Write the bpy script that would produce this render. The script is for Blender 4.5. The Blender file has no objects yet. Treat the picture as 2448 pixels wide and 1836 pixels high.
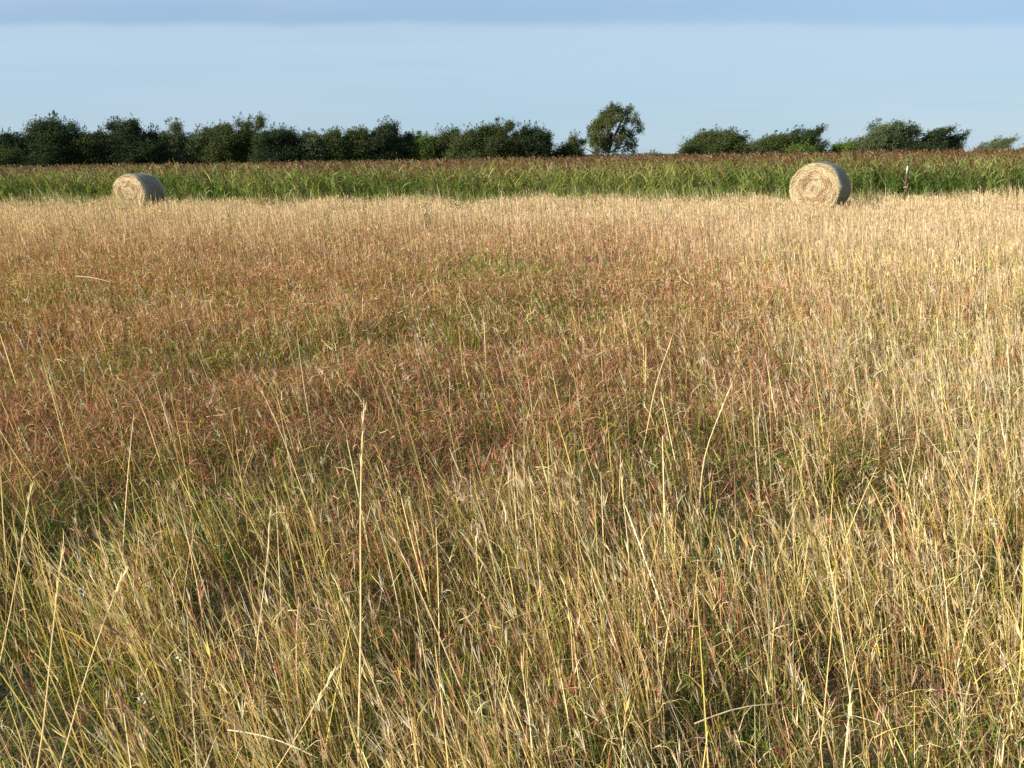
import bpy, math, random
import numpy as np
from mathutils import Matrix, Vector

rng = np.random.default_rng(7)
random.seed(7)
SC = bpy.context.scene
COL = SC.collection
D2R = math.radians

# ---------------------------------------------------------------- camera
F = 2050.0; PW, PH = 2448.0, 1836.0; EYE = 1.75
PITCH, ROLL = D2R(14.85), D2R(0.32)
cam_data = bpy.data.cameras.new('camera')
cam = bpy.data.objects.new('camera', cam_data)
COL.objects.link(cam)
cam_data.sensor_width = 36.0
cam_data.lens = 36.0 * F / PW
cam_data.clip_start = 0.05
cam_data.clip_end = 20000
RM = Matrix.Rotation(math.pi/2 - PITCH, 4, 'X') @ Matrix.Rotation(-ROLL, 4, 'Z')
cam.matrix_world = Matrix.Translation((0, 0, EYE)) @ RM
SC.camera = cam

def ray(u, v):
    d = RM.to_3x3() @ Vector(((u - PW/2) / F, (PH/2 - v) / F, -1.0))
    return d
def on_plane(u, v, z=0.0):
    d = ray(u, v); t = (z - EYE) / d.z
    return d.x * t, d.y * t
def at_dist(u, v, y):
    d = ray(u, v); t = y / d.y
    return d.x * t, y, EYE + d.z * t

# ---------------------------------------------------------------- helpers
def tag(o, label=None, cat=None, group=None, kind=None):
    if label: o['label'] = label
    if cat: o['category'] = cat
    if group: o['group'] = group
    if kind: o['kind'] = kind
    return o

def empty(name, loc=(0, 0, 0), rz=0.0):
    o = bpy.data.objects.new(name, None)
    COL.objects.link(o); o.location = loc; o.rotation_euler = (0, 0, rz)
    o.empty_display_size = 0.3
    return o

def mesh_obj(name, V, faces_list, mat, parent=None, col=None, smooth=False):
    """faces_list: list of int arrays (n,k). col: (nv,3) linear."""
    me = bpy.data.meshes.new(name)
    V = np.ascontiguousarray(V, dtype=np.float32)
    me.vertices.add(len(V)); me.vertices.foreach_set('co', V.ravel())
    faces_list = [np.asarray(f, dtype=np.int32) for f in faces_list if len(f)]
    loops = np.concatenate([f.ravel() for f in faces_list])
    starts = []; off = 0
    for f in faces_list:
        starts.append(off + np.arange(len(f), dtype=np.int32) * f.shape[1]); off += f.size
    starts = np.concatenate(starts).astype(np.int32)
    me.loops.add(len(loops)); me.loops.foreach_set('vertex_index', loops)
    me.polygons.add(len(starts)); me.polygons.foreach_set('loop_start', starts)
    me.update(calc_edges=True)
    if smooth:
        me.polygons.foreach_set('use_smooth', np.ones(len(starts), dtype=bool))
    if col is not None:
        a = me.attributes.new('Col', 'FLOAT_COLOR', 'POINT')
        c = np.ones((len(V), 4), dtype=np.float32); c[:, :3] = col
        a.data.foreach_set('color', c.ravel())
    me.materials.append(mat)
    o = bpy.data.objects.new(name, me); COL.objects.link(o)
    if parent is not None: o.parent = parent
    return o

class Bag:
    """collects vertices / quads / tris / colours for one mesh"""
    def __init__(s): s.V = []; s.Q = []; s.T = []; s.C = []; s.n = 0
    def add(s, V, Q=None, T=None, C=None):
        V = np.asarray(V, dtype=np.float32).reshape(-1, 3)
        s.V.append(V)
        if Q is not None and len(Q): s.Q.append(np.asarray(Q) + s.n)
        if T is not None and len(T): s.T.append(np.asarray(T) + s.n)
        C = np.asarray(C if C is not None else (1, 1, 1), dtype=np.float32)
        if C.ndim == 1: C = np.tile(C, (len(V), 1))
        s.C.append(C.reshape(-1, 3)); s.n += len(V)
    def ribbons(s, P, W, S, C):
        """P (N,K,3) centre lines, W (N,K) half widths, S (N,3) or (N,K,3) width direction, C (N,3)|(N,K,3)"""
        N, K, _ = P.shape
        if S.ndim == 2: S = S[:, None, :]
        V = np.stack([P - S * W[..., None], P + S * W[..., None]], axis=2)
        if C.ndim == 2: C = np.repeat(C[:, None, :], K, axis=1)
        CC = np.repeat(C[:, :, None, :], 2, axis=2)
        base = (np.arange(N) * K * 2)[:, None]
        k = (np.arange(K - 1) * 2)[None, :]
        a = base + k
        Q = np.stack([a, a + 1, a + 3, a + 2], axis=-1).reshape(-1, 4)
        s.add(V.reshape(-1, 3), Q=Q, C=CC.reshape(-1, 3))
    def tube(s, pts, rad, n=7, C=(1, 1, 1), cap=True):
        pts = np.asarray(pts, float); K = len(pts)
        t = np.gradient(pts, axis=0); t /= np.linalg.norm(t, axis=1)[:, None] + 1e-9
        ref = np.array([0, 1.0, 0.1]); 
        a = np.cross(t, ref); a /= np.linalg.norm(a, axis=1)[:, None] + 1e-9
        b = np.cross(t, a)
        th = np.arange(n) / n * 2 * math.pi
        rad = np.asarray(rad, float)
        V = pts[:, None] + rad[:, None, None] * (np.cos(th)[None, :, None] * a[:, None] + np.sin(th)[None, :, None] * b[:, None])
        Q = []
        for i in range(K - 1):
            for j in range(n):
                Q.append((i*n + j, i*n + (j+1) % n, (i+1)*n + (j+1) % n, (i+1)*n + j))
        V = V.reshape(-1, 3)
        T = []
        if cap:
            V = np.vstack([V, pts[-1:] + t[-1:] * rad[-1]])
            c = len(V) - 1
            T = [((K-1)*n + j, (K-1)*n + (j+1) % n, c) for j in range(n)]
        s.add(V, Q=Q, T=T, C=C)
    def build(s, name, mat, parent=None, smooth=False):
        V = np.vstack(s.V); C = np.vstack(s.C)
        fl = []
        if s.Q: fl.append(np.vstack(s.Q))
        if s.T: fl.append(np.vstack(s.T))
        return mesh_obj(name, V, fl, mat, parent, C, smooth)

# value noise in numpy -------------------------------------------------
_tab = np.random.default_rng(3).random((256, 256))
def vnoise(x, y, s=1.0, o=0.0):
    x = np.asarray(x, float) / s + 37.3 + o; y = np.asarray(y, float) / s + 11.9 + o * 1.7
    xi = np.floor(x).astype(int); yi = np.floor(y).astype(int)
    fx = x - xi; fy = y - yi
    fx = fx*fx*(3-2*fx); fy = fy*fy*(3-2*fy)
    g = lambda i, j: _tab[i & 255, j & 255]
    return (g(xi, yi)*(1-fx) + g(xi+1, yi)*fx)*(1-fy) + (g(xi, yi+1)*(1-fx) + g(xi+1, yi+1)*fx)*fy
def fnoise(x, y, s=1.0, o=0.0):
    return 0.55*vnoise(x, y, s, o) + 0.3*vnoise(x, y, s*0.45, o+5) + 0.15*vnoise(x, y, s*0.2, o+9)

def smooth(a, b, x):
    t = np.clip((x - a) / (b - a), 0, 1); return t*t*(3-2*t)

def ground_z(x, y):
    x = np.asarray(x, float); y = np.asarray(y, float)
    near = np.exp(-(y/45.0)**2)
    z = (fnoise(x, y, 3.0) - 0.5) * 0.20 * near
    z = z + (vnoise(x, y, 0.75, 81) - 0.5) * 0.13 * near * smooth(25, 12, y)
    z = z + (fnoise(x, y, 14.0, 3) - 0.5) * 0.16 * near
    # the land lies a little lower to the left of the view and rises to the right behind the fence
    z = z + 0.0015 * np.clip(x, -30, 30) * np.clip((y - 14) / 14.0, 0, 1)
    return z


# ---------------------------------------------------------------- materials
def new_mat(name):
    m = bpy.data.materials.new(name); m.use_nodes = True
    nt = m.node_tree; nt.nodes.clear()
    return m, nt, nt.nodes.new('ShaderNodeOutputMaterial')

def leaf_mat(name, trans=0.3, rough=0.6, gloss=0.06, tint=(1.25, 1.1, 0.6)):
    m, nt, out = new_mat(name)
    at = nt.nodes.new('ShaderNodeAttribute'); at.attribute_name = 'Col'
    df = nt.nodes.new('ShaderNodeBsdfDiffuse'); tr = nt.nodes.new('ShaderNodeBsdfTranslucent')
    mul = nt.nodes.new('ShaderNodeMix'); mul.data_type = 'RGBA'; mul.blend_type = 'MULTIPLY'
    mul.inputs[0].default_value = 1.0
    nt.links.new(at.outputs['Color'], mul.inputs[6]); mul.inputs[7].default_value = (*tint, 1)
    nt.links.new(at.outputs['Color'], df.inputs['Color']); nt.links.new(mul.outputs[2], tr.inputs['Color'])
    mx = nt.nodes.new('ShaderNodeMixShader'); mx.inputs[0].default_value = trans
    nt.links.new(df.outputs[0], mx.inputs[1]); nt.links.new(tr.outputs[0], mx.inputs[2])
    gl = nt.nodes.new('ShaderNodeBsdfGlossy'); gl.inputs['Roughness'].default_value = rough
    gl.inputs['Color'].default_value = (1, 1, 1, 1)
    m2 = nt.nodes.new('ShaderNodeMixShader'); m2.inputs[0].default_value = gloss
    nt.links.new(mx.outputs[0], m2.inputs[1]); nt.links.new(gl.outputs[0], m2.inputs[2])
    nt.links.new(m2.outputs[0], out.inputs['Surface'])
    return m

def col_mat(name, rough=0.85, noise_scale=None, bump=0.0, amount=0.35):
    m, nt, out = new_mat(name)
    at = nt.nodes.new('ShaderNodeAttribute'); at.attribute_name = 'Col'
    p = nt.nodes.new('ShaderNodeBsdfPrincipled'); p.inputs['Roughness'].default_value = rough
    src = at.outputs['Color']
    if noise_scale:
        tc = nt.nodes.new('ShaderNodeTexCoord')
        n = nt.nodes.new('ShaderNodeTexNoise'); n.inputs['Scale'].default_value = noise_scale
        n.inputs['Detail'].default_value = 6
        nt.links.new(tc.outputs['Object'], n.inputs['Vector'])
        r = nt.nodes.new('ShaderNodeMapRange')
        r.inputs[1].default_value = 0.3; r.inputs[2].default_value = 0.7
        r.inputs[3].default_value = 1 - amount; r.inputs[4].default_value = 1 + amount
        nt.links.new(n.outputs['Fac'], r.inputs[0])
        mu = nt.nodes.new('ShaderNodeVectorMath'); mu.operation = 'SCALE'
        nt.links.new(src, mu.inputs[0]); nt.links.new(r.outputs[0], mu.inputs['Scale'])
        src = mu.outputs[0]
        if bump:
            b = nt.nodes.new('ShaderNodeBump'); b.inputs['Strength'].default_value = bump
            b.inputs['Distance'].default_value = 0.02
            nt.links.new(n.outputs['Fac'], b.inputs['Height']); nt.links.new(b.outputs[0], p.inputs['Normal'])
    nt.links.new(src, p.inputs['Base Color'])
    nt.links.new(p.outputs[0], out.inputs['Surface'])
    return m

M_grass = leaf_mat('dry_grass_blades', 0.30, 0.6, 0.012)
M_crop = leaf_mat('sorghum_leaves', 0.35, 0.5, 0.025, (1.1, 1.25, 0.5))
M_leaf = leaf_mat('tree_leaves', 0.22, 0.7, 0.008, (1.1, 1.25, 0.5))
M_bark = col_mat('bark', 0.95, 3.0, 0.4)
M_straw = col_mat('packed_straw', 0.9, 30.0, 0.6, 0.25)
M_wrap = col_mat('net_wrap', 0.75, 14.0, 0.5, 0.25)
M_paint = col_mat('painted_steel', 0.6, 12.0, 0.1, 0.2)
M_rust = col_mat('rusty_steel', 0.9, 25.0, 0.3, 0.35)
M_soil, nt, out = new_mat('meadow_soil')
p = nt.nodes.new('ShaderNodeBsdfPrincipled'); p.inputs['Roughness'].default_value = 1.0
g = nt.nodes.new('ShaderNodeNewGeometry')
n = nt.nodes.new('ShaderNodeTexNoise'); n.inputs['Scale'].default_value = 2.2; n.inputs['Detail'].default_value = 8
nt.links.new(g.outputs['Position'], n.inputs['Vector'])
r = nt.nodes.new('ShaderNodeValToRGB')
r.color_ramp.elements[0].color = (0.03, 0.034, 0.014, 1); r.color_ramp.elements[0].position = 0.35
r.color_ramp.elements[1].color = (0.10, 0.07, 0.035, 1); r.color_ramp.elements[1].position = 0.65
nt.links.new(n.outputs['Fac'], r.inputs[0]); nt.links.new(r.outputs[0], p.inputs['Base Color'])
b = nt.nodes.new('ShaderNodeBump'); b.inputs['Strength'].default_value = 0.8; b.inputs['Distance'].default_value = 0.05
nt.links.new(n.outputs['Fac'], b.inputs['Height']); nt.links.new(b.outputs[0], p.inputs['Normal'])
nt.links.new(p.outputs[0], out.inputs['Surface'])

# ---------------------------------------------------------------- ground
def axis(lo, hi, near, n):
    t = np.linspace(-1, 1, n)
    return np.sinh(t * 9) / math.sinh(9) * hi
gx = axis(0, 6000, 0, 401)
gy = axis(0, 6000, 0, 401) + 5
GX, GY = np.meshgrid(gx, gy)
GZ = ground_z(GX, GY)
nx, ny = len(gx), len(gy)
idx = np.arange(nx * ny).reshape(ny, nx)
Q = np.stack([idx[:-1, :-1], idx[:-1, 1:], idx[1:, 1:], idx[1:, :-1]], -1).reshape(-1, 4)
ground = mesh_obj('ground', np.stack([GX, GY, GZ], -1).reshape(-1, 3), [Q], M_soil, smooth=True)
tag(ground, 'flat meadow soil under the grass, reaching to the horizon', 'ground', kind='structure')

# ---------------------------------------------------------------- meadow colour map
BLOBS = []   # (x, y, rx, ry, kind, strength)
def blob(u, v, ru, rv, kind, s=1.0, z=0.25):
    x, y = on_plane(u, v, z)
    x1, _ = on_plane(u + ru, v, z); _, y0 = on_plane(u, v - rv, z); _, y1 = on_plane(u, v + rv, z)
    BLOBS.append((x, y, abs(x1 - x), abs(y0 - y1) / 2, kind, s))
# full-resolution pixel positions of the patches one sees in the meadow
blob(1225, 648, 120, 13, 'green', 1.9)
blob(230, 700, 230, 16, 'green', 0.5)
blob(330, 850, 300, 34, 'green', 0.55)
blob(820, 805, 260, 26, 'green', 0.5)
blob(1120, 760, 150, 26, 'green', 0.6)
blob(1330, 725, 330, 18, 'green', 0.55)
blob(300, 1180, 260, 60, 'green', 0.8)
blob(130, 1250, 150, 40, 'low', 0.8)
blob(500, 1330, 120, 45, 'low', 0.5)
blob(900, 1180, 110, 35, 'low', 0.5)
blob(980, 1150, 160, 40, 'green', 0.6)
blob(1400, 1060, 220, 40, 'green', 0.5)
blob(1330, 1400, 160, 40, 'low', 0.8)
blob(1250, 1560, 330, 110, 'green', 0.6)
blob(250, 1700, 330, 120, 'green', 0.7)
blob(1720, 1590, 110, 60, 'green', 1.0)
blob(1780, 1230, 160, 60, 'green', 0.7)
blob(860, 1700, 120, 60, 'low', 0.9)
blob(170, 1560, 200, 70, 'green', 0.6)
blob(1000, 1480, 150, 60, 'low', 0.7)
blob(60, 1450, 120, 60, 'low', 0.6)
blob(1150, 1640, 140, 60, 'low', 0.7)
blob(1700, 1700, 140, 60, 'low', 0.7)
blob(640, 1420, 120, 50, 'low', 0.6)
blob(1880, 1330, 130, 40, 'low', 0.6)
blob(2250, 1330, 120, 40, 'low', 0.5)
blob(2050, 900, 160, 30, 'green', 0.5)
blob(1130, 925, 90, 24, 'green', 0.7)
blob(420, 960, 560, 80, 'red', 1.1)
blob(700, 640, 700, 40, 'red', 0.6)
blob(120, 620, 300, 30, 'red', 0.5)
blob(1000, 860, 300, 40, 'red', 0.5)
blob(820, 900, 220, 50, 'red', 0.7)
blob(150, 780, 260, 40, 'red', 0.7)
blob(450, 740, 330, 30, 'red', 0.6)
blob(1500, 640, 330, 40, 'red', 0.5)
blob(1500, 700, 420, 40, 'red', 0.5)
blob(1000, 1250, 260, 70, 'red', 0.5)
blob(200, 1020, 300, 60, 'red', 0.8)
blob(1450, 560, 260, 18, 'red', 0.5)
blob(500, 555, 500, 20, 'red', 0.35)
blob(2000, 560, 400, 30, 'tan', 0.6)
blob(1750, 560, 300, 14, 'tan', 0.5)
blob(2150, 1050, 330, 200, 'tan', 0.6)
blob(2200, 1450, 260, 220, 'tan', 0.6)

def field(x, y):
    """weights green, red, tan, low (0..1) at a place in the meadow"""
    wob = (fnoise(x, y, 1.1, 20) - 0.5) * 0.9
    green = (0.25 + 0.5*smooth(5.0, 3.4, y)) * smooth(0.52, 0.68, fnoise(x, y, 1.3, 1)) * smooth(16, 9, y)
    red = 1.0*smooth(3.2, 4.8, y + wob) * smooth(25.0, 13.0, y + wob*3) * smooth(2.0, -1.0, (x - 0.22*y) + wob*3)
    red = red * (0.6 + 0.4 * smooth(0.35, 0.6, fnoise(x, y, 1.8, 2)))
    red = red + 0.35 * smooth(0.5, 0.7, fnoise(x, y, 1.0, 8)) * smooth(22, 15, y)
    tan = smooth(13.0, 23.0, y + wob*5) + 0.75*smooth(0.5, 2.5, x - 0.1*y + wob*2) + 0.45*smooth(3.8, 2.4, y)
    low = 0.75 * smooth(0.54, 0.72, fnoise(x, y, 0.7, 4)) * smooth(12, 7, y)
    for bx, by, rx, ry, kind, s in BLOBS:
        d = ((x - bx) / rx)**2 + ((y - by) / ry)**2
        d = d * (0.6 + 0.9 * fnoise(x, y, 0.6, 31))
        w = s * np.exp(-d * 0.9)
        if kind == 'green': green = green + w
        elif kind == 'red': red = red + w
        elif kind == 'tan': tan = tan + w; 
        else: low = low + w
        if kind == 'green' and s > 1.5: red = red*(1 - np.clip(w, 0, 0.9)); tan = tan*(1 - np.clip(w, 0, 0.9))
    return np.clip(green, 0, 1), np.clip(red, 0, 1), np.clip(tan, 0, 1), np.clip(low, 0, 1)

C_STRAW = np.array([(0.80, 0.62, 0.27), (0.85, 0.70, 0.37), (0.66, 0.48, 0.18), (0.88, 0.77, 0.48), (0.68, 0.57, 0.16)])
C_TAN = np.array([(0.66, 0.525, 0.345), (0.60, 0.46, 0.30), (0.75, 0.64, 0.46), (0.52, 0.37, 0.24)])
C_RED = np.array([(0.50, 0.19, 0.12), (0.60, 0.27, 0.17), (0.38, 0.13, 0.085), (0.66, 0.38, 0.24), (0.22, 0.08, 0.05)])
C_GREEN = np.array([(0.07, 0.145, 0.018), (0.11, 0.19, 0.022), (0.23, 0.31, 0.035), (0.03, 0.08, 0.015), (0.36, 0.38, 0.05)])
C_BROWN = np.array([(0.14, 0.08, 0.032), (0.24, 0.145, 0.06), (0.07, 0.042, 0.02), (0.17, 0.13, 0.035)])
def pick(P, n):
    c = P[rng.integers(0, len(P), n)]
    return c * rng.uniform(0.62, 1.28, (n, 1)) * rng.uniform(0.94, 1.06, (n, 3))

def even(C, f):
    m = C.mean(0); return m + (C - m)*f

def choose(n, weights, palettes):
    W = np.stack([np.broadcast_to(w, (n,)) for w in weights], 1); W = np.cumsum(W / W.sum(1, keepdims=True), 1)
    k = (rng.random(n)[:, None] > W).sum(1)
    out = np.zeros((n, 3))
    for i, P in enumerate(palettes):
        m = k == i
        out[m] = pick(P, m.sum())
    return out

def scatter(y0, y1, dens, side=0.66, margin=3.0):
    """uniform random places over the wedge of meadow between two distances"""
    area = side*(y1*y1 - max(y0, 0)**2) + 2*margin*(y1 - y0)
    n = int(area * dens)
    y = np.empty(0)
    while len(y) < n:
        t = rng.uniform(y0, y1, n*2)
        y = np.concatenate([y, t[rng.random(n*2) < (side*t + margin) / (side*y1 + margin)]])
    y = y[:n]
    x = rng.uniform(-1, 1, n) * (side*y + margin)
    return x, y

def unit(v): return v / (np.linalg.norm(v, axis=-1, keepdims=True) + 1e-9)

def strands(bag, x, y, z0, L, lean, az, bend, w, K, C, tip=0.15, jit=0.0, Csh=None):
    """L length, lean angle from vertical, az azimuth of lean, bend extra angle gained along the blade"""
    n = len(x)
    t = np.linspace(0, 1, K)
    ang = lean[:, None] + bend[:, None] * t[None, :]
    azk = az[:, None] + (jit * rng.normal(0, 1, (n, 1)) * t[None, :] if jit else 0)
    seg = (L / (K - 1))[:, None]
    dx = np.sin(ang) * np.cos(azk) * seg; dy = np.sin(ang) * np.sin(azk) * seg; dz = np.cos(ang) * seg
    P = np.zeros((n, K, 3))
    P[:, 1:, 0] = np.cumsum(dx[:, :-1], 1); P[:, 1:, 1] = np.cumsum(dy[:, :-1], 1); P[:, 1:, 2] = np.cumsum(dz[:, :-1], 1)
    P[:, :, 0] += x[:, None]; P[:, :, 1] += y[:, None]; P[:, :, 2] += z0[:, None]
    T = unit(P[:, -1] - P[:, 0])
    R = rng.normal(0, 1, (n, 3)); R[:, 1] *= 0.5
    S = unit(np.cross(T, R))
    prof = 1 - (1 - tip) * t**1.6
    W = w[:, None] * 0.5 * prof[None, :]
    bag.ribbons(P, W, S, C)
    return P

def lean_az(n, spread=1.0, mean=math.pi*0.97):
    return rng.normal(mean, spread, n)

def canopy(x, y):
    g, r, t, l = field(x, y)
    h = 0.85 + 0.35*(fnoise(x, y, 0.9, 12) - 0.5)*2
    return g, r, t, l, h * (1 - 0.34*g*smooth(9, 4, y)) * (1 - 0.62*l) * (1 - 0.22*smooth(20, 29, y)) * (1 - 0.30*smooth(25.5, 29, y)) * (1 + smooth(20, 27, y)*(1.3*(vnoise(x, y, 0.8, 55) - 0.45)))

low_bag = Bag(); top_bag = Bag()
LOD = lambda y, w0: w0 * (1 + np.clip(y - 2.5, 0, 40) / 6.0)

bands = [(-0.3, 3.6, 1.0, 5, 4), (3.6, 7.0, 0.72, 4, 3), (7.0, 13.0, 0.42, 3, 3), (13.0, 31.5, 0.20, 2, 2)]
for y0, y1, dn, K, K2 in bands:
    far = y0 > 12
    # --- low leaves: green, olive, brown
    x, y = scatter(y0, y1, 3000 * dn * (0.5 if far else 1)); n = len(x)
    g, r, t, l, h = canopy(x, y)
    C = choose(n, (0.75*g + (0.42 if y0 < 5 else 0.22), 0.35*r + 0.10, (0.30*t + 0.12) * (0.45 if y0 < 5 else 1), 0.35 - 0.2*g + 0.3*l), (C_GREEN, C_RED, C_STRAW, C_BROWN))
    if y0 < 5: C = C * 0.80
    L = rng.uniform(0.10, 0.30 if y0 > 1 else 0.24, n) * h
    strands(low_bag, x, y, ground_z(x, y), L, np.abs(rng.normal(0.25, 0.25, n)), rng.uniform(0, 6.28, n),
            rng.normal(0.7, 0.5, n), LOD(y, rng.uniform(0.0025, 0.005, n)), K, C, jit=0.3)
    # --- fine curled dry leaves tangled in the canopy
    if True:
        x, y = scatter(y0, y1, (4200 if y0 > 1 else 2200) * dn * (0.55 if far else 1)); n = len(x)
        g, r, t, l, h = canopy(x, y)
        C = choose(n, (0.22 + (0.6 + 1.5*smooth(5, 9, y))*g, 0.75*r + 0.07, 0.30*t + (0.10 if y0 < 5 else 0.22), 0.36 + (0.2 if y0 < 5 else 0)), (C_GREEN, C_RED, C_STRAW, C_BROWN))
        z = ground_z(x, y) + rng.uniform(0.02, 0.34, n)*(1 + 0.1*r) * h
        strands(low_bag, x, y, z, rng.uniform(0.04, 0.15, n), rng.uniform(0.2, 1.5, n), rng.uniform(0, 6.28, n),
                rng.normal(0.6, 1.1, n), LOD(y, rng.uniform(0.0012, 0.0028, n)), K2, C, jit=0.8)
    # --- standing stems
    x, y = scatter(y0, y1, (2300 if y0 < 1 else 1500 if not far else 1900) * dn); n = len(x)
    g, r, t, l, h = canopy(x, y)
    keep = rng.random(n) < (0.55 + 0.45*t) * (1 - 0.9*l) * (1 - 0.6*r*(1-t)) * (1 - 0.75*g*smooth(9, 4, y))
    x, y, g, r, t, l, h = (a[keep] for a in (x, y, g, r, t, l, h)); n = len(x)
    C = choose(n, (0.10 + (0.30 + 1.5*smooth(5, 9, y))*g, 0.55*r + 0.06, (0.35*(1-t) + 0.25) * (0.35 if far else 1), 0.55*t + 0.08 + (0.25 if far else 0), 0.08), (C_GREEN, C_RED, C_STRAW, C_TAN if y0 > 3 else C_STRAW, C_BROWN))
    keep = rng.random(n) < 0.35 + 1.1*smooth(0.38, 0.62, vnoise(x, y, 0.22 + 0.012*y1, 91))
    x, y, g, r, t, l, h, C = (a[keep] for a in (x, y, g, r, t, l, h, C)); n = len(x)
    if far: C = even(C, 0.6)
    L = rng.uniform(0.22, 0.60, n) * h * (1 + 0.12*t) * (1 - 0.25*r*(1-t))
    az = lean_az(n, 0.75)
    P = strands(top_bag, x, y, ground_z(x, y), L, np.abs(rng.normal(0.24 if y0 < 6 else 0.15, 0.13, n)), az,
            rng.normal(0.22, 0.22, n), LOD(y, 0.0017 + 0.0036*rng.random(n)**2), K, C, tip=0.4, jit=0.15)
    # --- seed heads on part of the stems
    if y0 < 6:   # dry leaves leaving the stems
        ml = rng.random(n) < 0.55; kl = ml.sum(); q = rng.integers(1, K-1, kl)
        B = P[ml][np.arange(kl), q]
        strands(top_bag, B[:, 0], B[:, 1], B[:, 2], rng.uniform(0.05, 0.16, kl), rng.uniform(0.2, 0.9, kl), rng.uniform(0, 6.28, kl),
                rng.uniform(0.2, 1.9, kl), LOD(y[ml], rng.uniform(0.0016, 0.0034, kl)), 4, C[ml]*rng.uniform(0.7, 1.05, (kl, 1)), tip=0.1, jit=0.5)
    m = rng.random(n) < (0.42 if far else 0.36)
    tipP = P[m, -1]; dirT = unit(P[m, -1] - P[m, -2]); k = m.sum()
    yy = y[m]
    Ch = choose(k, (0.35*r[m] + 0.10, 0.6*np.ones(k), 0.25*t[m] + 0.02), (C_RED, C_TAN, C_STRAW))
    fluff = rng.random(k) < 0.03
    Ch[fluff] = np.array((0.66, 0.60, 0.48)) * rng.uniform(0.85, 1.1, (fluff.sum(), 1))
    nb = 4 if y0 < 6 else 2
    for b in range(nb):
        Lh = rng.uniform(0.03, 0.075, k)
        d = unit(dirT + rng.normal(0, 0.16, (k, 3)))
        tt = np.linspace(0, 1, 4)
        Ph = (tipP - dirT * 0.03)[:, None, :] + d[:, None, :] * (Lh[:, None] * tt)[..., None]
        wh = LOD(yy, rng.uniform(0.0014, 0.0030, k))[:, None] * 0.5 * np.array([0.4, 1.0, 0.9, 0.15])[None]
        S = unit(np.cross(d, rng.normal(0, 1, (k, 3))))
        top_bag.ribbons(Ph, wh, S, Ch)

# --- tall loose stalks standing above the rest of the near meadow
x, y = scatter(0.6, 9.0, 48, margin=2.5); m = rng.random(len(x)) < np.exp(-(y/3.4)**2) + 0.02; x, y = x[m], y[m]; n = len(x)
g, r, t, l, h = canopy(x, y)
C = choose(n, (np.full(n, 0.9), np.full(n, 0.10)), (C_STRAW * 1.1, C_TAN))
P = strands(top_bag, x, y, ground_z(x, y), rng.uniform(0.48, 0.72, n), np.abs(rng.normal(0.26, 0.12, n)),
            rng.normal(math.pi*0.95, 0.9, n), rng.normal(0.10, 0.12, n), LOD(y, rng.uniform(0.003, 0.005, n)), 7, C, tip=0.35, jit=0.1)
# --- lone fluffy silver-white heads of the meadow grass
x, y = scatter(1.2, 9.0, 7, margin=2.5); n = len(x)
C = np.tile(np.array((0.50, 0.42, 0.22)), (n, 1)) * rng.uniform(0.8, 1.1, (n, 1))
P = strands(top_bag, x, y, ground_z(x, y), rng.uniform(0.4, 0.62, n), np.abs(rng.normal(0.3, 0.12, n)),
            rng.normal(math.pi*0.97, 0.6, n), rng.normal(0.2, 0.15, n), LOD(y, np.full(n, 0.002)), 5, C, tip=0.6)
dT = unit(P[:, -1] - P[:, -2])
for b in range(12):
    s0 = rng.uniform(0, 0.09, n)
    d = unit(dT + rng.normal(0, 0.32, (n, 3)))
    Lh = rng.uniform(0.012, 0.030, n)
    Ph = (P[:, -1] - dT * s0[:, None])[:, None, :] + d[:, None, :] * (Lh[:, None] * np.linspace(0, 1, 3))[..., None]
    wh = LOD(y, np.full(n, 0.0018))[:, None] * 0.5 * np.array([0.5, 1, 0.3])[None]
    cc = np.array((0.74, 0.70, 0.60)) * rng.uniform(0.8, 1.05, (n, 1))
    top_bag.ribbons(Ph, wh, unit(np.cross(d, rng.normal(0, 1, (n, 3)))), cc)

low = low_bag.build('low_grass', M_grass)
tag(low, 'low tangle of green, olive and reddish brown grass leaves under the dry stems', 'grass', kind='stuff')
top = top_bag.build('dry_grass', M_grass)
tag(top, 'dry straw coloured and reddish grass stems standing over the whole meadow', 'grass', kind='stuff')

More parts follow.
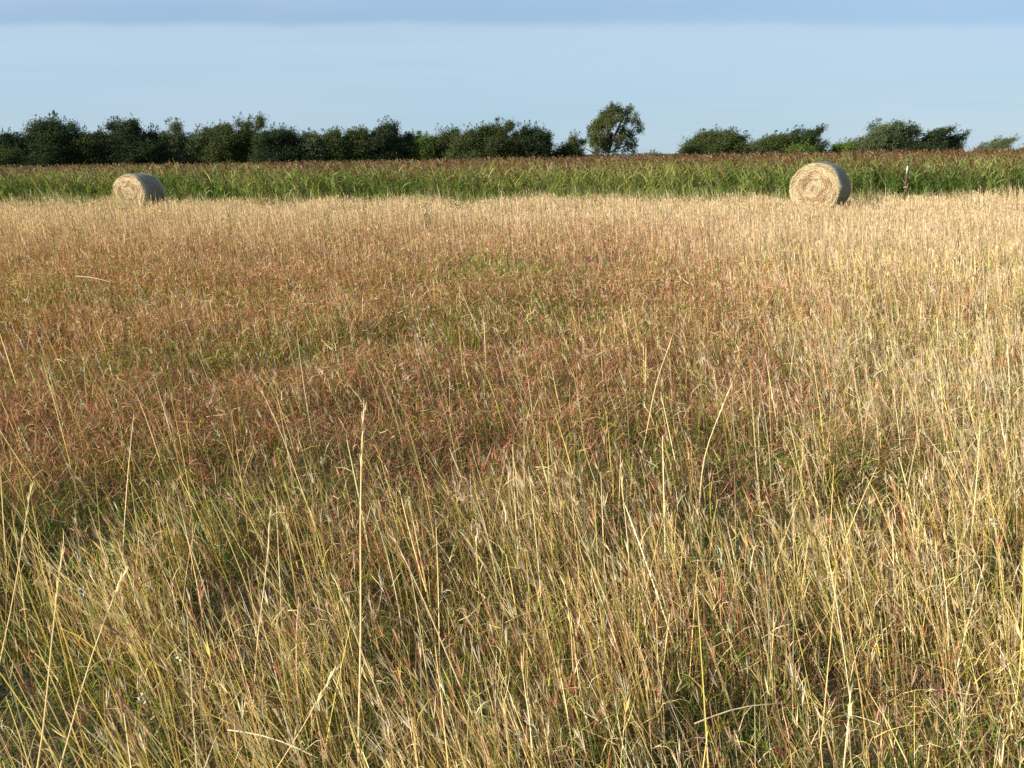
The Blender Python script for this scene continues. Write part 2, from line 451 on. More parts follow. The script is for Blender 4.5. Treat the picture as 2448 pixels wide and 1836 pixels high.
# ---------------------------------------------------------------- single tall stalks
def stalk(base_uv, tip_uv, tip_z, label, w=0.0045, bow=0.0, col=(0.88, 0.76, 0.45), name='grass_stalk', head=None):
    """one conspicuous dry stalk; root on the soil, tip at a height above it"""
    bx, by = base_uv
    z0 = float(ground_z(bx, by))
    o = empty(name, (bx, by, z0)); tag(o, label, 'grass stalk', 'single tall stalks standing out of the grass')
    tx, ty, tz = tip_uv[0] - bx, tip_uv[1] - by, tip_z
    K = 9; t = np.linspace(0, 1, K)
    P = np.stack([tx*t, ty*t, tz*t], 1)
    side = np.array([1.0, 0, 0])
    P += side[None] * (bow * np.sin(t*math.pi))[:, None]
    P[:, 0] += 0.003*np.sin(t*9 + bx*7)
    b = Bag(); b.tube(P, w*0.52 * (1 - 0.5*t), 6, np.array(col))
    b.build('stem', M_grass, o)
    T = unit(P[-1] - P[-2])
    h = Bag(); Kn = 18
    s0 = np.random.default_rng(int(abs(bx)*1000)).uniform(0, 0.16, Kn)
    d = unit(T[None] + rng.normal(0, 0.10, (Kn, 3)))
    Ph = (P[-1][None] - T[None]*s0[:, None])[:, None, :] + d[:, None, :]*(np.linspace(0, 0.035, 3))[None, :, None]
    hc = np.array(head if head is not None else col)
    h.ribbons(Ph, np.tile(np.array([0.0008, 0.0016, 0.0003]), (Kn, 1)), unit(np.cross(d, rng.normal(0, 1, (Kn, 3)))), np.tile(hc, (Kn, 1))*rng.uniform(.85, 1.1, (Kn, 1)))
    h.build('seed_head', M_grass, o)
    # one dry leaf sheathing the stem
    lf = Bag(); i = 3
    a = rng.uniform(0, 6.28)
    q = np.linspace(0, 1, 5)
    Pl = P[i][None] + np.stack([np.cos(a)*0.06*q, np.sin(a)*0.06*q, 0.12*q - 0.09*q*q], 1)
    lf.ribbons(Pl[None], (0.0018*(1-0.8*q))[None], unit(np.cross(Pl[-1]-Pl[0], rng.normal(0, 1, 3)))[None], np.array(col)[None]*0.8)
    lf.build('leaf', M_grass, o)
    return o

def thick_head(o, col, n=40, length=0.11, wide=0.0022):
    # denser seed head over the top of a stalk
    st = [c for c in o.children if c.name.startswith('seed_head')][0]
    stem = [c for c in o.children if c.name.startswith('stem')][0]
    vs = np.array([v.co for v in stem.data.vertices]); tip = vs[-1]; T = unit(tip - vs[-14:-7].mean(0))
    h = Bag(); s0 = np.random.default_rng(3).uniform(0, length, n)
    d = unit(T[None] + rng.normal(0, 0.20, (n, 3)))
    Ph = (tip[None] - T[None]*s0[:, None])[:, None, :] + d[:, None, :]*(np.linspace(0, 0.03, 3))[None, :, None]
    h.ribbons(Ph, np.tile(np.array([0.4, 1, 0.3])*wide, (n, 1)), unit(np.cross(d, rng.normal(0, 1, (n, 3)))), np.tile(np.array(col), (n, 1))*rng.uniform(.75, 1.2, (n, 1)))
    new = h.build('seed_head', M_grass); old = st.data; st.data = new.data
    bpy.data.objects.remove(new)

def stalk_px(ub, vb, ut, vt, y, label, dy=0.0, **k):
    """root and tip read off the photo at the ground distance y"""
    bx, _, bz = at_dist(ub, vb, y)
    tx, ty, tz = at_dist(ut, vt, y + dy)
    gz = float(ground_z(bx, y))
    # prolong the visible stretch down to the soil
    s = (gz - bz) / (tz - bz)
    rx = bx + (tx - bx)*s; ry = y + (ty - y)*s
    return stalk((rx, ry), (tx, ty), tz - gz, label, **k)

stalk_px(862, 1836, 870, 980, 1.95, 'tallest pale straight stalk in the foreground, nearly upright, left of the middle', w=0.0055, bow=-0.006)
stalk_px(75, 1836, 150, 1290, 1.75, 'tall stalk near the lower left corner leaning slightly to the right', w=0.0045, bow=0.01)
stalk_px(0, 1580, 75, 1170, 2.1, 'pale stalk at the left edge of the foreground leaning right', w=0.004)
stalk_px(615, 1560, 645, 1240, 2.3, 'short straight pale stalk just left of the tallest stalk', w=0.0038)
stalk_px(955, 1836, 800, 1390, 1.9, 'stalk right of the tallest one leaning far to the left', w=0.004, bow=0.012)
stalk_px(1170, 1836, 930, 1265, 1.95, 'long stalk in the bottom middle leaning left with a fluffy tan head', w=0.0042, bow=0.016, head=(0.7, 0.55, 0.4))
stalk_px(1370, 1580, 1350, 1390, 2.3, 'small stalk with bent tip between two left leaning stalks', w=0.003)
stalk_px(1500, 1420, 1485, 1110, 2.7, 'upright pale stalk right of the middle in front of the brown grass', w=0.004, bow=0.008)
stalk_px(655, 1836, 800, 1590, 1.75, 'stalk at the bottom leaning strongly right, crossing its neighbours', w=0.0028)
stalk_px(155, 1836, 290, 1370, 1.85, 'curved stalk in the lower left leaning right with a ragged tip', w=0.004, bow=-0.02)
stalk_px(1700, 1120, 1745, 925, 3.8, 'bowed pale stalk in the middle distance curving to the right at its tip', w=0.006, bow=-0.04)
stalk_px(1565, 970, 1605, 805, 4.6, 'thin pale stalk standing in the middle distance, tip leaning right', w=0.006, bow=-0.02)
stalk_px(2020, 1836, 2030, 1660, 1.7, 'thick pale stalk rising at the bottom edge toward the right', w=0.005)
stalk_px(705, 1150, 628, 940, 3.5, 'slender stalk left of the middle leaning left above the red grass', w=0.005, bow=0.02)
stalk_px(1180, 1400, 1105, 1270, 2.7, 'slender stalk leaning left beside the dark hollow in the grass', w=0.003, bow=0.01)
for a_, lab_ in (((110, 1740, 45, 1610, 1.8), 'dark purplish brown seed head leaning left in the bottom left corner'),
                 ((325, 1570, 245, 1515, 1.95), 'short dark brown seed head nearly lying over, left foreground'),
                 ((300, 1760, 285, 1660, 1.75), 'reddish pink seed head hanging among green leaves at the bottom left'),
                 ((2260, 1680, 2200, 1610, 1.8), 'dark brown twiggy seed head in the lower right foreground'),
                 ((480, 1530, 478, 1400, 2.0), 'mauve seed head on an upright stem left of the tallest stalk')):
    o_ = stalk_px(*a_, lab_, w=0.0026, col=(0.40, 0.28, 0.17))
    thick_head(o_, (0.24, 0.13, 0.10) if 'dark' in lab_ else (0.46, 0.25, 0.20), 26, 0.10, 0.0015)

def wildflower(u, v, y, label, col=(0.50, 0.49, 0.40)):
    x_, _, z_ = at_dist(u, v, y); g_ = float(ground_z(x_, y)); H_ = z_ - g_
    o_ = empty('wildflower', (x_, y, g_)); tag(o_, label, 'wildflower', 'small white flowers in the grass')
    b_ = Bag(); t_ = np.linspace(0, 1, 5)
    b_.tube(np.stack([0.02*np.sin(t_*3), 0*t_, H_*t_], 1), 0.0015*(1 - 0.3*t_), 5, (0.20, 0.24, 0.08)); b_.build('stem', M_grass, o_)
    b_ = Bag(); k_ = 15; d_ = unit(rng.normal(0, 1, (k_, 3)) + np.array((0, 0, 0.6)))
    c_ = np.array((0.003, 0, H_)) + rng.normal(0, 0.007, (k_, 3))
    b_.ribbons(c_[:, None] + d_[:, None]*(np.linspace(0, 0.009, 3))[None, :, None], np.tile((0.0018, 0.0034, 0.0016), (k_, 1)), unit(np.cross(d_, rng.normal(0, 1, (k_, 3)))), np.tile(np.array(col), (k_, 1)))
    b_.build('petals', M_grass, o_)
wildflower(1376, 968, 4.1, 'small white flower tuft in the grass right of the middle, middle distance')
wildflower(767, 1100, 3.5, 'small white flower standing left of the tallest stalk')
wildflower(337, 1668, 1.95, 'small white flower near the bottom left among green leaves')
wildflower(195, 1415, 2.4, 'pale cluster of tiny white flowers in the left foreground')
wildflower(428, 1570, 2.05, 'pale greenish white flower cluster in the lower left foreground', (0.52, 0.56, 0.38))
wildflower(2370, 1250, 2.8, 'small cream flower at the right edge of the foreground')

def twiggy(u, v, y, H_, label, seed):
    r_ = np.random.default_rng(seed); x_, _, _ = at_dist(u, v, y); g_ = float(ground_z(x_, y))
    o_ = empty('tall_weed', (x_, y, g_)); tag(o_, label, 'weed')
    b_ = Bag(); main = np.array([(0, 0, 0), (-0.03, 0, H_*0.5), (-0.10, 0, H_)]); b_.tube(main, [0.008, 0.006, 0.003], 5, (0.13, 0.10, 0.06))
    lb = Bag()
    for k_ in range(12):
        f_ = r_.uniform(0.3, 0.95); p0 = np.array([-0.08*f_, 0, H_*f_]); sd_ = r_.choice([-1, 1])
        p1 = p0 + np.array([sd_*r_.uniform(0.08, 0.28), r_.uniform(-.1, .1), r_.uniform(0.03, 0.16)])
        b_.tube([p0, (p0+p1)/2 + np.array([0, 0, -0.01]), p1], [0.004, 0.003, 0.002], 4, (0.13, 0.10, 0.06))
        q_ = p0 + (p1 - p0)*r_.uniform(0.2, 1, (9, 1)); d_ = unit(r_.normal(0, 1, (9, 3)))
        lb.ribbons(q_[:, None] + d_[:, None]*np.linspace(0, 0.035, 3)[None, :, None], np.tile((0.004, 0.009, 0.002), (9, 1)), unit(np.cross(d_, r_.normal(0, 1, (9, 3)))), np.tile((0.10, 0.10, 0.035), (9, 1)))
    b_.build('stem', M_grass, o_); lb.build('leaves', M_grass, o_)
twiggy(1018, 500, 21.0, 0.62, 'dark twiggy weed leaning left in the pale grass before the crop', 1)
twiggy(1098, 490, 22.5, 0.60, 'dark branching weed right beside the twiggy one in the pale grass', 2)
twiggy(1035, 455, 28.5, 0.75, 'dark leafy weed at the edge of the crop in the middle', 3)

def fallen(u0, v0, u1, v1, z, label):
    a = on_plane(u0, v0, z); b = on_plane(u1, v1, z)
    o = empty('fallen_stalk', (a[0], a[1], float(ground_z(*a)))); tag(o, label, 'grass stalk', 'broken stalks lying across the grass')
    t = np.linspace(0, 1, 6)
    P = np.stack([(b[0]-a[0])*t, (b[1]-a[1])*t, z + 0.015*np.sin(t*math.pi) - o.location.z + 0*t], 1)
    bg = Bag(); bg.tube(P, 0.0016*(1-0.4*t) * (1 + math.hypot(*a)/9), 5, np.array((0.74, 0.6, 0.38)))
    bg.build('stem', M_grass, o)
fallen(180, 660, 262, 674, 0.5, 'broken pale stalk lying flat on the red grass near the left edge')
fallen(420, 770, 480, 764, 0.45, 'short broken stalk lying on the brown grass left of the middle')
fallen(1660, 1730, 1868, 1682, 0.42, 'pale stalk lying nearly flat across the grass at the bottom right')
fallen(545, 1745, 760, 1812, 0.40, 'arched stalk lying across the grass at the bottom left')

# ---------------------------------------------------------------- sorghum crop
def sorghum():
    bag = Bag()
    def front_y(x): return 31.5 + 0.5*np.sin(x*0.35) + 0.5*(fnoise(x, x*0, 2.0, 40) - 0.5)
    def place(y0, y1, dens):
        half = 0.66*(y1 + 32) + 3
        n = int((y1 - y0) * 2 * half * dens)
        x = rng.uniform(-half, half, n); y = rng.uniform(y0, y1, n)
        m = (np.abs(x) < 0.66*(y + 32) + 3)
        return x[m], y[m] + front_y(x[m])
    for y0, y1, dens, nl, Kl, near in ((0, 1.6, 26, 15, 5, True), (1.6, 5, 18, 8, 4, True), (5, 16, 8, 2, 3, False), (16, 48, 3.0, 1, 3, False)):
        x, y = place(y0, y1, dens); n = len(x)
        H = (1.43 + 0.0105*np.clip(x, -25, 25)) * (1.15 - 0.32*rng.random(n)**0.9) * (0.94 + 0.12*fnoise(x, y, 2.2, 50))
        if y0 == 0: H *= rng.uniform(0.72, 1.0, n)
        z0 = ground_z(x, y)
        yel = 0.04 + smooth(0.42, 0.6, fnoise(x, y, 3.0, 60)) * 0.6 + np.exp(-((x - 3.0)/5.0)**2) * 0.75
        yel = np.clip(yel, 0, 1)
        # stalk
        az = rng.normal(math.pi*0.98, 0.6, n); lean = np.abs(rng.normal(0.10, 0.08, n))
        K = 4; t = np.linspace(0, 1, K)
        C = np.array((0.13, 0.20, 0.045)) * rng.uniform(0.7, 1.3, (n, 1))
        P = strands(bag, x, y, z0, H, lean, az, rng.normal(0.10, 0.12, n), np.full(n, 0.016), K, C, tip=0.5)
        # leaves
        for j in range(nl):
            f = rng.uniform(0.12 if near else 0.5, 0.86, n)
            idx = f*(K-1); i0 = np.clip(idx.astype(int), 0, K-2); fr = (idx - i0)[:, None]
            B = P[np.arange(n), i0]*(1-fr) + P[np.arange(n), i0+1]*fr
            L = rng.uniform(0.3, 0.62, n)
            Cg = np.array((0.105, 0.185, 0.032))*(1-yel[:, None]) + np.array((0.31, 0.35, 0.085))*yel[:, None]
            Cg = Cg * rng.uniform(0.55, 1.35, (n, 1)) * rng.uniform(0.9, 1.1, (n, 3))
            dry = rng.random(n) < (0.07 + 0.16*yel)
            Cg[dry] = np.array((0.46, 0.36, 0.15)) * rng.uniform(0.8, 1.2, (dry.sum(), 1))
            strands(bag, B[:, 0], B[:, 1], B[:, 2], L, rng.uniform(0.10, 0.6, n), rng.uniform(0, 6.28, n),
                    rng.uniform(0.2, 1.7, n), rng.uniform(0.015, 0.029, n), Kl, Cg, tip=0.1)
        # panicle
        T = P[:, -1] - P[:, -2]; T = unit(T + np.array((-0.12, 0, 0)))
        ns = 15 if near else (8 if y0 < 10 else 4)
        pw = 0.010 if near else (0.02 if y0 < 10 else 0.035)
        Cp = choose(n, (np.full(n, 0.55), np.full(n, 0.3), np.full(n, 0.15)),
                    (np.array([(0.22, 0.055, 0.03), (0.15, 0.042, 0.028), (0.29, 0.09, 0.045)]),
                     np.array([(0.26, 0.14, 0.06), (0.22, 0.14, 0.05)]), np.array([(0.40, 0.28, 0.16)])))
        for j in range(ns):
            s0 = rng.uniform(-0.26, 0.08, n)
            d = unit(T + rng.normal(0, 0.28, (n, 3)) + np.array((-0.1, 0, -0.05)))
            B = P[:, -1] + T*s0[:, None]
            Lp = rng.uniform(0.08, 0.19, n)
            tt = np.linspace(0, 1, 4)
            Pp = B[:, None] + d[:, None]*(Lp[:, None]*tt)[..., None]
            Pp[:, :, 2] -= 0.045 * tt[None]**2
            bag.ribbons(Pp, np.array([0.3, 1, 0.8, 0.1])[None]*pw*rng.uniform(0.6, 1.2, (n, 1)),
                        unit(np.cross(d, rng.normal(0, 1, (n, 3)))), Cp*rng.uniform(0.6, 0.95, (n, 1)))
    return bag.build('sorghum_crop', M_crop)
so = sorghum()
tag(so, 'band of tall green forage crop with reddish brown seed heads behind the meadow', 'crop', kind='stuff')

# weedy grass at the foot of the crop
b = Bag()
n = 16000
x = rng.uniform(-25, 25, n); y = rng.uniform(29.3, 32.3, n)
g = smooth(0.45, 0.62, fnoise(x, y, 1.6, 70)) + np.exp(-((x - 2.5)/4)**2)*0.6
C = choose(n, (0.9*np.clip(g, 0, 1) + 0.12, np.full(n, 0.25), np.full(n, 0.2)), (np.array([(0.24, 0.28, 0.06), (0.17, 0.23, 0.05), (0.34, 0.36, 0.10)]), C_TAN, C_BROWN))
strands(b, x, y, ground_z(x, y), rng.uniform(0.30, 0.80, n)*(0.35 + 1.2*fnoise(x, y, 1.1, 77)), np.abs(rng.normal(0.15, 0.15, n)), lean_az(n, 0.9),
        rng.normal(0.4, 0.4, n), rng.uniform(0.012, 0.022, n), 4, C)
o = b.build('weedy_grass', M_crop)
tag(o, 'strip of rank yellow green weeds between the pale meadow and the tall crop', 'weeds', kind='stuff')

# ---------------------------------------------------------------- hay bales
def hay_bale(face_uv, y, diam, length, back_angle, label, seed, tone=1.0):
    """face_uv: picture place of the centre of the near end; the axis runs back at back_angle right of straight ahead"""
    r = np.random.default_rng(seed)
    cx, cy, cz = at_dist(face_uv[0], face_uv[1], y)
    R = diam/2
    ax = np.array([math.sin(back_angle), math.cos(back_angle), 0.0])
    gz = float(ground_z(cx, cy)) 
    o = empty('hay_bale', (cx + ax[0]*length/2, cy + ax[1]*length/2, gz))
    tag(o, label, 'hay bale', 'round hay bales in the meadow')
    side = np.array([ax[1], -ax[0], 0.0]); up = np.array([0, 0, 1.0])
    C0 = np.array([cx, cy, cz]) - np.array(o.location)
    # net wrapped barrel: slightly bulged, a little slumped where it stands
    nL, nA = 26, 96
    b = Bag(); V = []; Cc = []
    for i in range(nL + 1):
        s = i / nL; d = s*length
        for j in range(nA):
            a = j/nA*2*math.pi
            lump = 0.012*math.sin(3*a + 4*s + seed) + 0.010*math.sin(7*a + 9*s) + r.normal(0, 0.0035)
            edge = -0.035*math.exp(-min(s, 1-s)*22)
            rr = R + lump + edge + 0.012*math.sin(s*math.pi)
            zz = math.sin(a)*rr
            if zz < -R*0.93: zz = -R*0.93 + (zz + R*0.93)*0.25
            V.append(C0 + ax*d + side*math.cos(a)*rr + up*zz)
            e = math.exp(-s*14) + math.exp(-(1-s)*14)
            c = np.array((0.135, 0.12, 0.085))*(1-e) + np.array((0.42, 0.41, 0.26))*e
            c = c*(0.88 + 0.2*math.sin(i*2.4)**2)
            Cc.append(c*r.uniform(0.88, 1.1))
    Q = [(i*nA + j, i*nA + (j+1) % nA, (i+1)*nA + (j+1) % nA, (i+1)*nA + j) for i in range(nL) for j in range(nA)]
    b.add(V, Q=Q, C=np.array(Cc)); b.build('net_wrap', M_wrap, o, smooth=True)
    # both ends: rolled layers, ridge after ridge
    for end in (0, 1):
        nr, na = 64, 180
        b = Bag(); V = []; Cc = []
        sgn = -1 if end == 0 else 1
        base = C0 + ax*(0 if end == 0 else length)
        ringn = r.normal(0, 1, 40); darkphase = r.uniform(0, 6.28, 40)
        for i in range(nr + 1):
            q = i/nr; rr = (R - 0.028)*max(q, 0.004)
            for j in range(na):
                a = j/na*2*math.pi
                turns = q*11 + a/(2*math.pi)                      # the roll is a spiral
                k = int(turns) % 40; f = turns - int(turns)
                ridge = math.exp(-((f - 0.5)/0.25)**2)
                groove = 1 - ridge
                seg = 0.5 + 0.5*math.sin(a*(2 + k % 4) + darkphase[k]) 
                seg2 = 0.5 + 0.5*math.sin(a*(5 + k % 7) + darkphase[(k+7) % 40]*3)
                depth = 0.012*ridge*(0.5 + 0.8*seg) - 0.03*max(0, ringn[k])*groove*seg*0.6 + r.normal(0, 0.003)
                dish = -0.02*(q**6) + 0.015*(1 - q*q)
                zz = math.sin(a)*rr
                if zz < -R*0.93: zz = -R*0.93 + (zz + R*0.93)*0.25
                V.append(base + ax*sgn*(depth + dish) + side*math.cos(a)*rr + up*zz)
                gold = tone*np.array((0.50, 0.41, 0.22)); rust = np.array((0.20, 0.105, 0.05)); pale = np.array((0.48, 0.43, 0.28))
                dk = min(1, (0.8 if (k % 3 == 1 or k in (5, 6, 13)) else 0.12)*groove*(0.45 + 1.3*seg*seg2) + 0.05)
                c = gold*(1-dk) + rust*dk
                if q > 0.94 or q < 0.36: c = c*0.65 + pale*0.35
                if q < 0.36: c = c*np.array((0.93, 0.96, 0.95))
                if 0.36 < q < 0.41 and seg2 > 0.25: c = rust*0.8
                Cc.append(c*r.uniform(0.82, 1.14))
        Q = [(i*na + j, i*na + (j+1) % na, (i+1)*na + (j+1) % na, (i+1)*na + j) for i in range(nr) for j in range(na)]
        b.add(V, Q=Q, C=np.array(Cc))
        # straws lying along the roll and poking out
        N = 2600
        q = np.sqrt(r.uniform(0.003, 0.95, N)); a = r.uniform(0, 2*math.pi, N)
        rad = (R - 0.03)*q
        Lr = r.uniform(0.04, 0.14, N)
        tt = np.linspace(-0.5, 0.5, 3)
        aa = a[:, None] + (Lr/np.maximum(rad, 0.08))[:, None]*tt[None]
        rr = rad[:, None] + r.normal(0, 0.008, (N, 3))
        off = 0.014 + 0.015*(1 - q*q)[:, None] + np.abs(r.normal(0, 0.010, (N, 3)))
        P = base[None, None] + side*np.cos(aa)[..., None]*rr[..., None] + up*np.maximum(np.sin(aa)*rr, -R*0.93)[..., None] + ax*sgn*off[..., None]
        S = unit(np.cos(a)[:, None]*side + np.sin(a)[:, None]*up + sgn*ax*r.normal(0, 0.5, (N, 1)))
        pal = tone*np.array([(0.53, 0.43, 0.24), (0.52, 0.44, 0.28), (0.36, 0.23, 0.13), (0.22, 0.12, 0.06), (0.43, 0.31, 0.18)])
        kk = (q*11 + a/(2*math.pi)).astype(int) % 40
        darkring = (kk % 3 == 1) | (kk == 5) | (kk == 6) | (kk == 13)
        pick_ = np.where(darkring & (np.sin(a*(2 + kk % 4) + darkphase[kk]) > -0.3), r.choice([2, 3, 4], N), r.choice([0, 1, 0, 4], N))
        b.ribbons(P, np.full((N, 3), 0.0035), S, pal[pick_]*r.uniform(0.85, 1.1, (N, 1)))
        b.build('straw_end', M_straw, o)
    # loose straw round the rim
    b = Bag(); N = 260
    a = r.uniform(0, 2*math.pi, N)
    dirn = np.cos(a)[:, None]*side + np.sin(a)[:, None]*up
    st = C0 + dirn*(R - 0.03) 
    dd = unit(dirn*r.uniform(0, 0.6, (N, 1)) - ax*0.8 + r.normal(0, 0.5, (N, 3)))
    P = st[:, None] + dd[:, None]*(r.uniform(0.02, 0.07, N)[:, None]*np.linspace(0, 1, 3))[..., None]
    b.ribbons(P, np.full((N, 3), 0.003), unit(np.cross(dd, r.normal(0, 1, (N, 3)))), np.tile((0.72, 0.58, 0.33), (N, 1)))
    tag(b.build('loose_straw', M_straw, o), kind='stuff')
    return o

hay_bale((1946, 453), 25.0, 1.49, 0.95, D2R(38.5), 'larger nearer round hay bale standing at the right, end face with clear rings', 5)
hay_bale((308, 463), 30.0, 1.30, 1.12, D2R(12), 'smaller farther round hay bale at the left in front of the green crop', 11, 1.3)  # straw colour lightened here to make up for the sun grazing this face

# ---------------------------------------------------------------- fence post
px, py, pz = at_dist(2170, 397, 28.3)
gz = float(ground_z(px, py)); Hp = pz - gz
o = empty('fence_post', (px, py, gz)); tag(o, 'thin rusty steel post with white painted top right of the larger bale', 'fence post')
def tee(z0, z1, w, C, grow=0.0):
    b = Bag()
    def box(x0, x1, y0, y1):
        V = [(x, y, z) for z in (z0, z1) for (x, y) in ((x0, y0), (x1, y0), (x1, y1), (x0, y1))]
        b.add(V, Q=[(0, 1, 5, 4), (1, 2, 6, 5), (2, 3, 7, 6), (3, 0, 4, 7), (4, 5, 6, 7), (3, 2, 1, 0)], C=C)
    e = grow
    box(-w/2 - e, w/2 + e, -0.005 - e, 0.005 + e)
    box(-0.005 - e, 0.005 + e, 0.006 + e, 0.045 + e)
    if not grow:
        z = z0 + 0.3
        while z < z1 - 0.03:                                   # studs up the face of the post
            V = [(x, y, zz) for zz in (z, z+0.018) for (x, y) in ((-0.012, -0.014), (0.012, -0.014), (0.012, -0.006), (-0.012, -0.006))]
            b.add(V, Q=[(0, 1, 5, 4), (1, 2, 6, 5), (2, 3, 7, 6), (3, 0, 4, 7), (4, 5, 6, 7), (3, 2, 1, 0)], C=C)
            z += 0.054
    return b
tee(0, Hp - 0.255, 0.045, (0.13, 0.06, 0.045)).build('shaft', M_rust, o)
tee(Hp - 0.25, Hp, 0.045, (0.55, 0.52, 0.52), 0.002).build('painted_top', M_paint, o)
b = Bag(); zc = Hp - 0.67
b.tube([(-0.075, -0.02, zc), (-0.03, -0.035, zc + 0.01), (0.03, -0.035, zc), (0.07, -0.02, zc + 0.012)], [0.012, 0.02, 0.02, 0.012], 8, (0.42, 0.24, 0.17))
b.build('wire_clip', M_rust, o)

# ---------------------------------------------------------------- trees
def tree(u, vtop, hw_px, dist, label, name='tree', group=None, sweep=0.1, hue=0, airy=0.0, spikes=4, bottom=0.25, seed=0, cat='tree', squash=1.0):
    r = np.random.default_rng(seed*17 + int(u))
    bx, _, _ = at_dist(u, 380, dist)
    gz = float(ground_z(bx, dist))
    _, _, zt = at_dist(u, vtop, dist)
    H = zt - gz; hw = hw_px / F * dist
    o = empty(name, (bx, dist, gz)); tag(o, label, cat, group)
    # lobes of the crown
    nlob = 9 + int(hw*1.3)
    lob = []
    for i in range(nlob):
        a = r.uniform(0, 2*math.pi); q = r.uniform(0.15, 0.72)
        zf = r.uniform(bottom, 0.80)
        wid = math.sqrt(max(0.05, 1 - ((zf - 0.45)/0.62)**2))
        c = np.array([math.cos(a)*q*hw*wid, math.sin(a)*q*hw*0.9*wid, zf*H])
        lr = r.uniform(0.20, 0.46)*hw*wid + 0.05*H
        lob.append((c, np.array([lr, lr, lr*r.uniform(0.75, 1.05)])))
    lob.append((np.array([r.uniform(-0.2, 0.2)*hw, 0, H*0.82]), np.array([hw*0.34, hw*0.34, H*0.15])))
    lob.append((np.array([0, 0, H*0.32]), np.array([hw*0.9, hw*0.8, H*0.28])))
    lob.append((np.array([0, 0, H*0.5]), np.array([hw*0.75, hw*0.7, H*0.3])))
    for i in range(spikes):
        c = np.array([r.uniform(-0.55, 0.7)*hw, r.uniform(-0.4, 0.4)*hw, H*r.uniform(0.78, 0.95)])
        lob.append((c, np.array([0.05*hw + 0.14, 0.05*hw + 0.14, H*0.10])))
    def sw(P):
        P = P.copy(); f = np.clip(P[..., 2]/H, 0, 1.2)
        P[..., 0] += sweep * H * (f**2 - 0.25)
        return P
    P = []; Cn = []
    for c, e in lob:
        nclump = int(8 + 22.0*e[0]*e[0])
        dirs = unit(r.normal(0, 1, (nclump, 3)))
        cc = c + dirs*e*(r.uniform(0.35, 1.0, (nclump, 1)))
        for q in cc:
            if r.random() < airy*0.5: continue
            m = int(r.integers(46, 78)*(1 - 0.3*airy))
            s = r.uniform(0.20, 0.42)
            pts = q + r.normal(0, 1, (m, 3))*s*np.array([1.0, 1.0, 0.75])
            pts = pts[pts[:, 2] > 0.05]
            P.append(pts); Cn.append(np.tile(r.uniform(0.72, 1.3), len(pts)))
    P = np.vstack(P); Cn = np.concatenate(Cn); P = sw(P)
    P[:, 2] *= H*(0.91 if hw > 1.6 else 0.95)/np.percentile(P[:, 2], 99.3)
    # ragged shoots standing off the crown
    sh = []; shc = []
    for i in range(int(4 + 2.5*hw)):
        a = r.uniform(0, 2*math.pi); k = r.integers(0, len(P))
        near_top = np.argmax(P[:, 2]*r.uniform(0.7, 1.0) + np.cos(a)*P[:, 0]*0.9 + np.sin(a)*P[:, 1]*0.4 - 6*(np.abs(P[:, 0] - P[k, 0])))
        d = unit(np.array([np.cos(a)*0.5 + sweep*2.5, np.sin(a)*0.4, 0.9])); Ls = r.uniform(0.2, 0.6)
        m = int(12 + 12*Ls); tq = r.random(m)**0.8
        sh.append(P[near_top] + d*(Ls*tq)[:, None] + r.normal(0, 1, (m, 3))*(0.13*(1.15 - tq))[:, None]); shc.append(np.full(m, r.uniform(0.8, 1.3)))
    P = np.vstack([P] + sh); Cn = np.concatenate([Cn] + shc)
    N = len(P)
    base = [(0.032, 0.046, 0.022), (0.055, 0.066, 0.024), (0.085, 0.10, 0.055), (0.085, 0.115, 0.028), (0.065, 0.065, 0.040)][hue]
    C = np.array(base)[None]*Cn[:, None]*r.uniform(0.85, 1.15, (N, 1))*np.array([[1.12, 1.16, 0.98]])
    A = unit(r.normal(0, 1, (N, 3)) + np.array([0.7*sweep*4, 0, 0.35])); 
    S = unit(np.cross(A, r.normal(0, 1, (N, 3))))
    L = r.uniform(0.10, 0.21, N); W = r.uniform(0.03, 0.055, N)
    t = np.array([-0.5, 0.0, 0.5])
    PP = P[:, None] + A[:, None]*(L[:, None]*t)[..., None]
    b = Bag(); b.ribbons(PP, W[:, None]*np.array([0.35, 1, 0.25])[None], S, C)
    b.build('crown', M_leaf, o)
    # trunk with limbs reaching into the lobes
    tb = Bag(); bc = np.array((0.10, 0.085, 0.07))
    r0 = 0.035*H*(0.6 + 0.5*r.random())
    fork = np.array([r.uniform(-0.1, 0.1)*hw, r.uniform(-.1, .1)*hw, H*0.22])
    tb.tube([(0, 0, -0.1), fork*0.5 + np.array([0.05, 0, 0]), fork], [r0, r0*0.8, r0*0.7], 8, bc)
    for c, e in lob[::1]:
        e1 = sw(c[None])[0]
        mid = fork*0.5 + e1*0.5 + r.normal(0, 0.12, 3)
        tb.tube([fork, mid, e1], [r0*0.5, r0*0.28, 0.02], 5, bc)
    tb.build('trunk', M_bark, o)
    return o

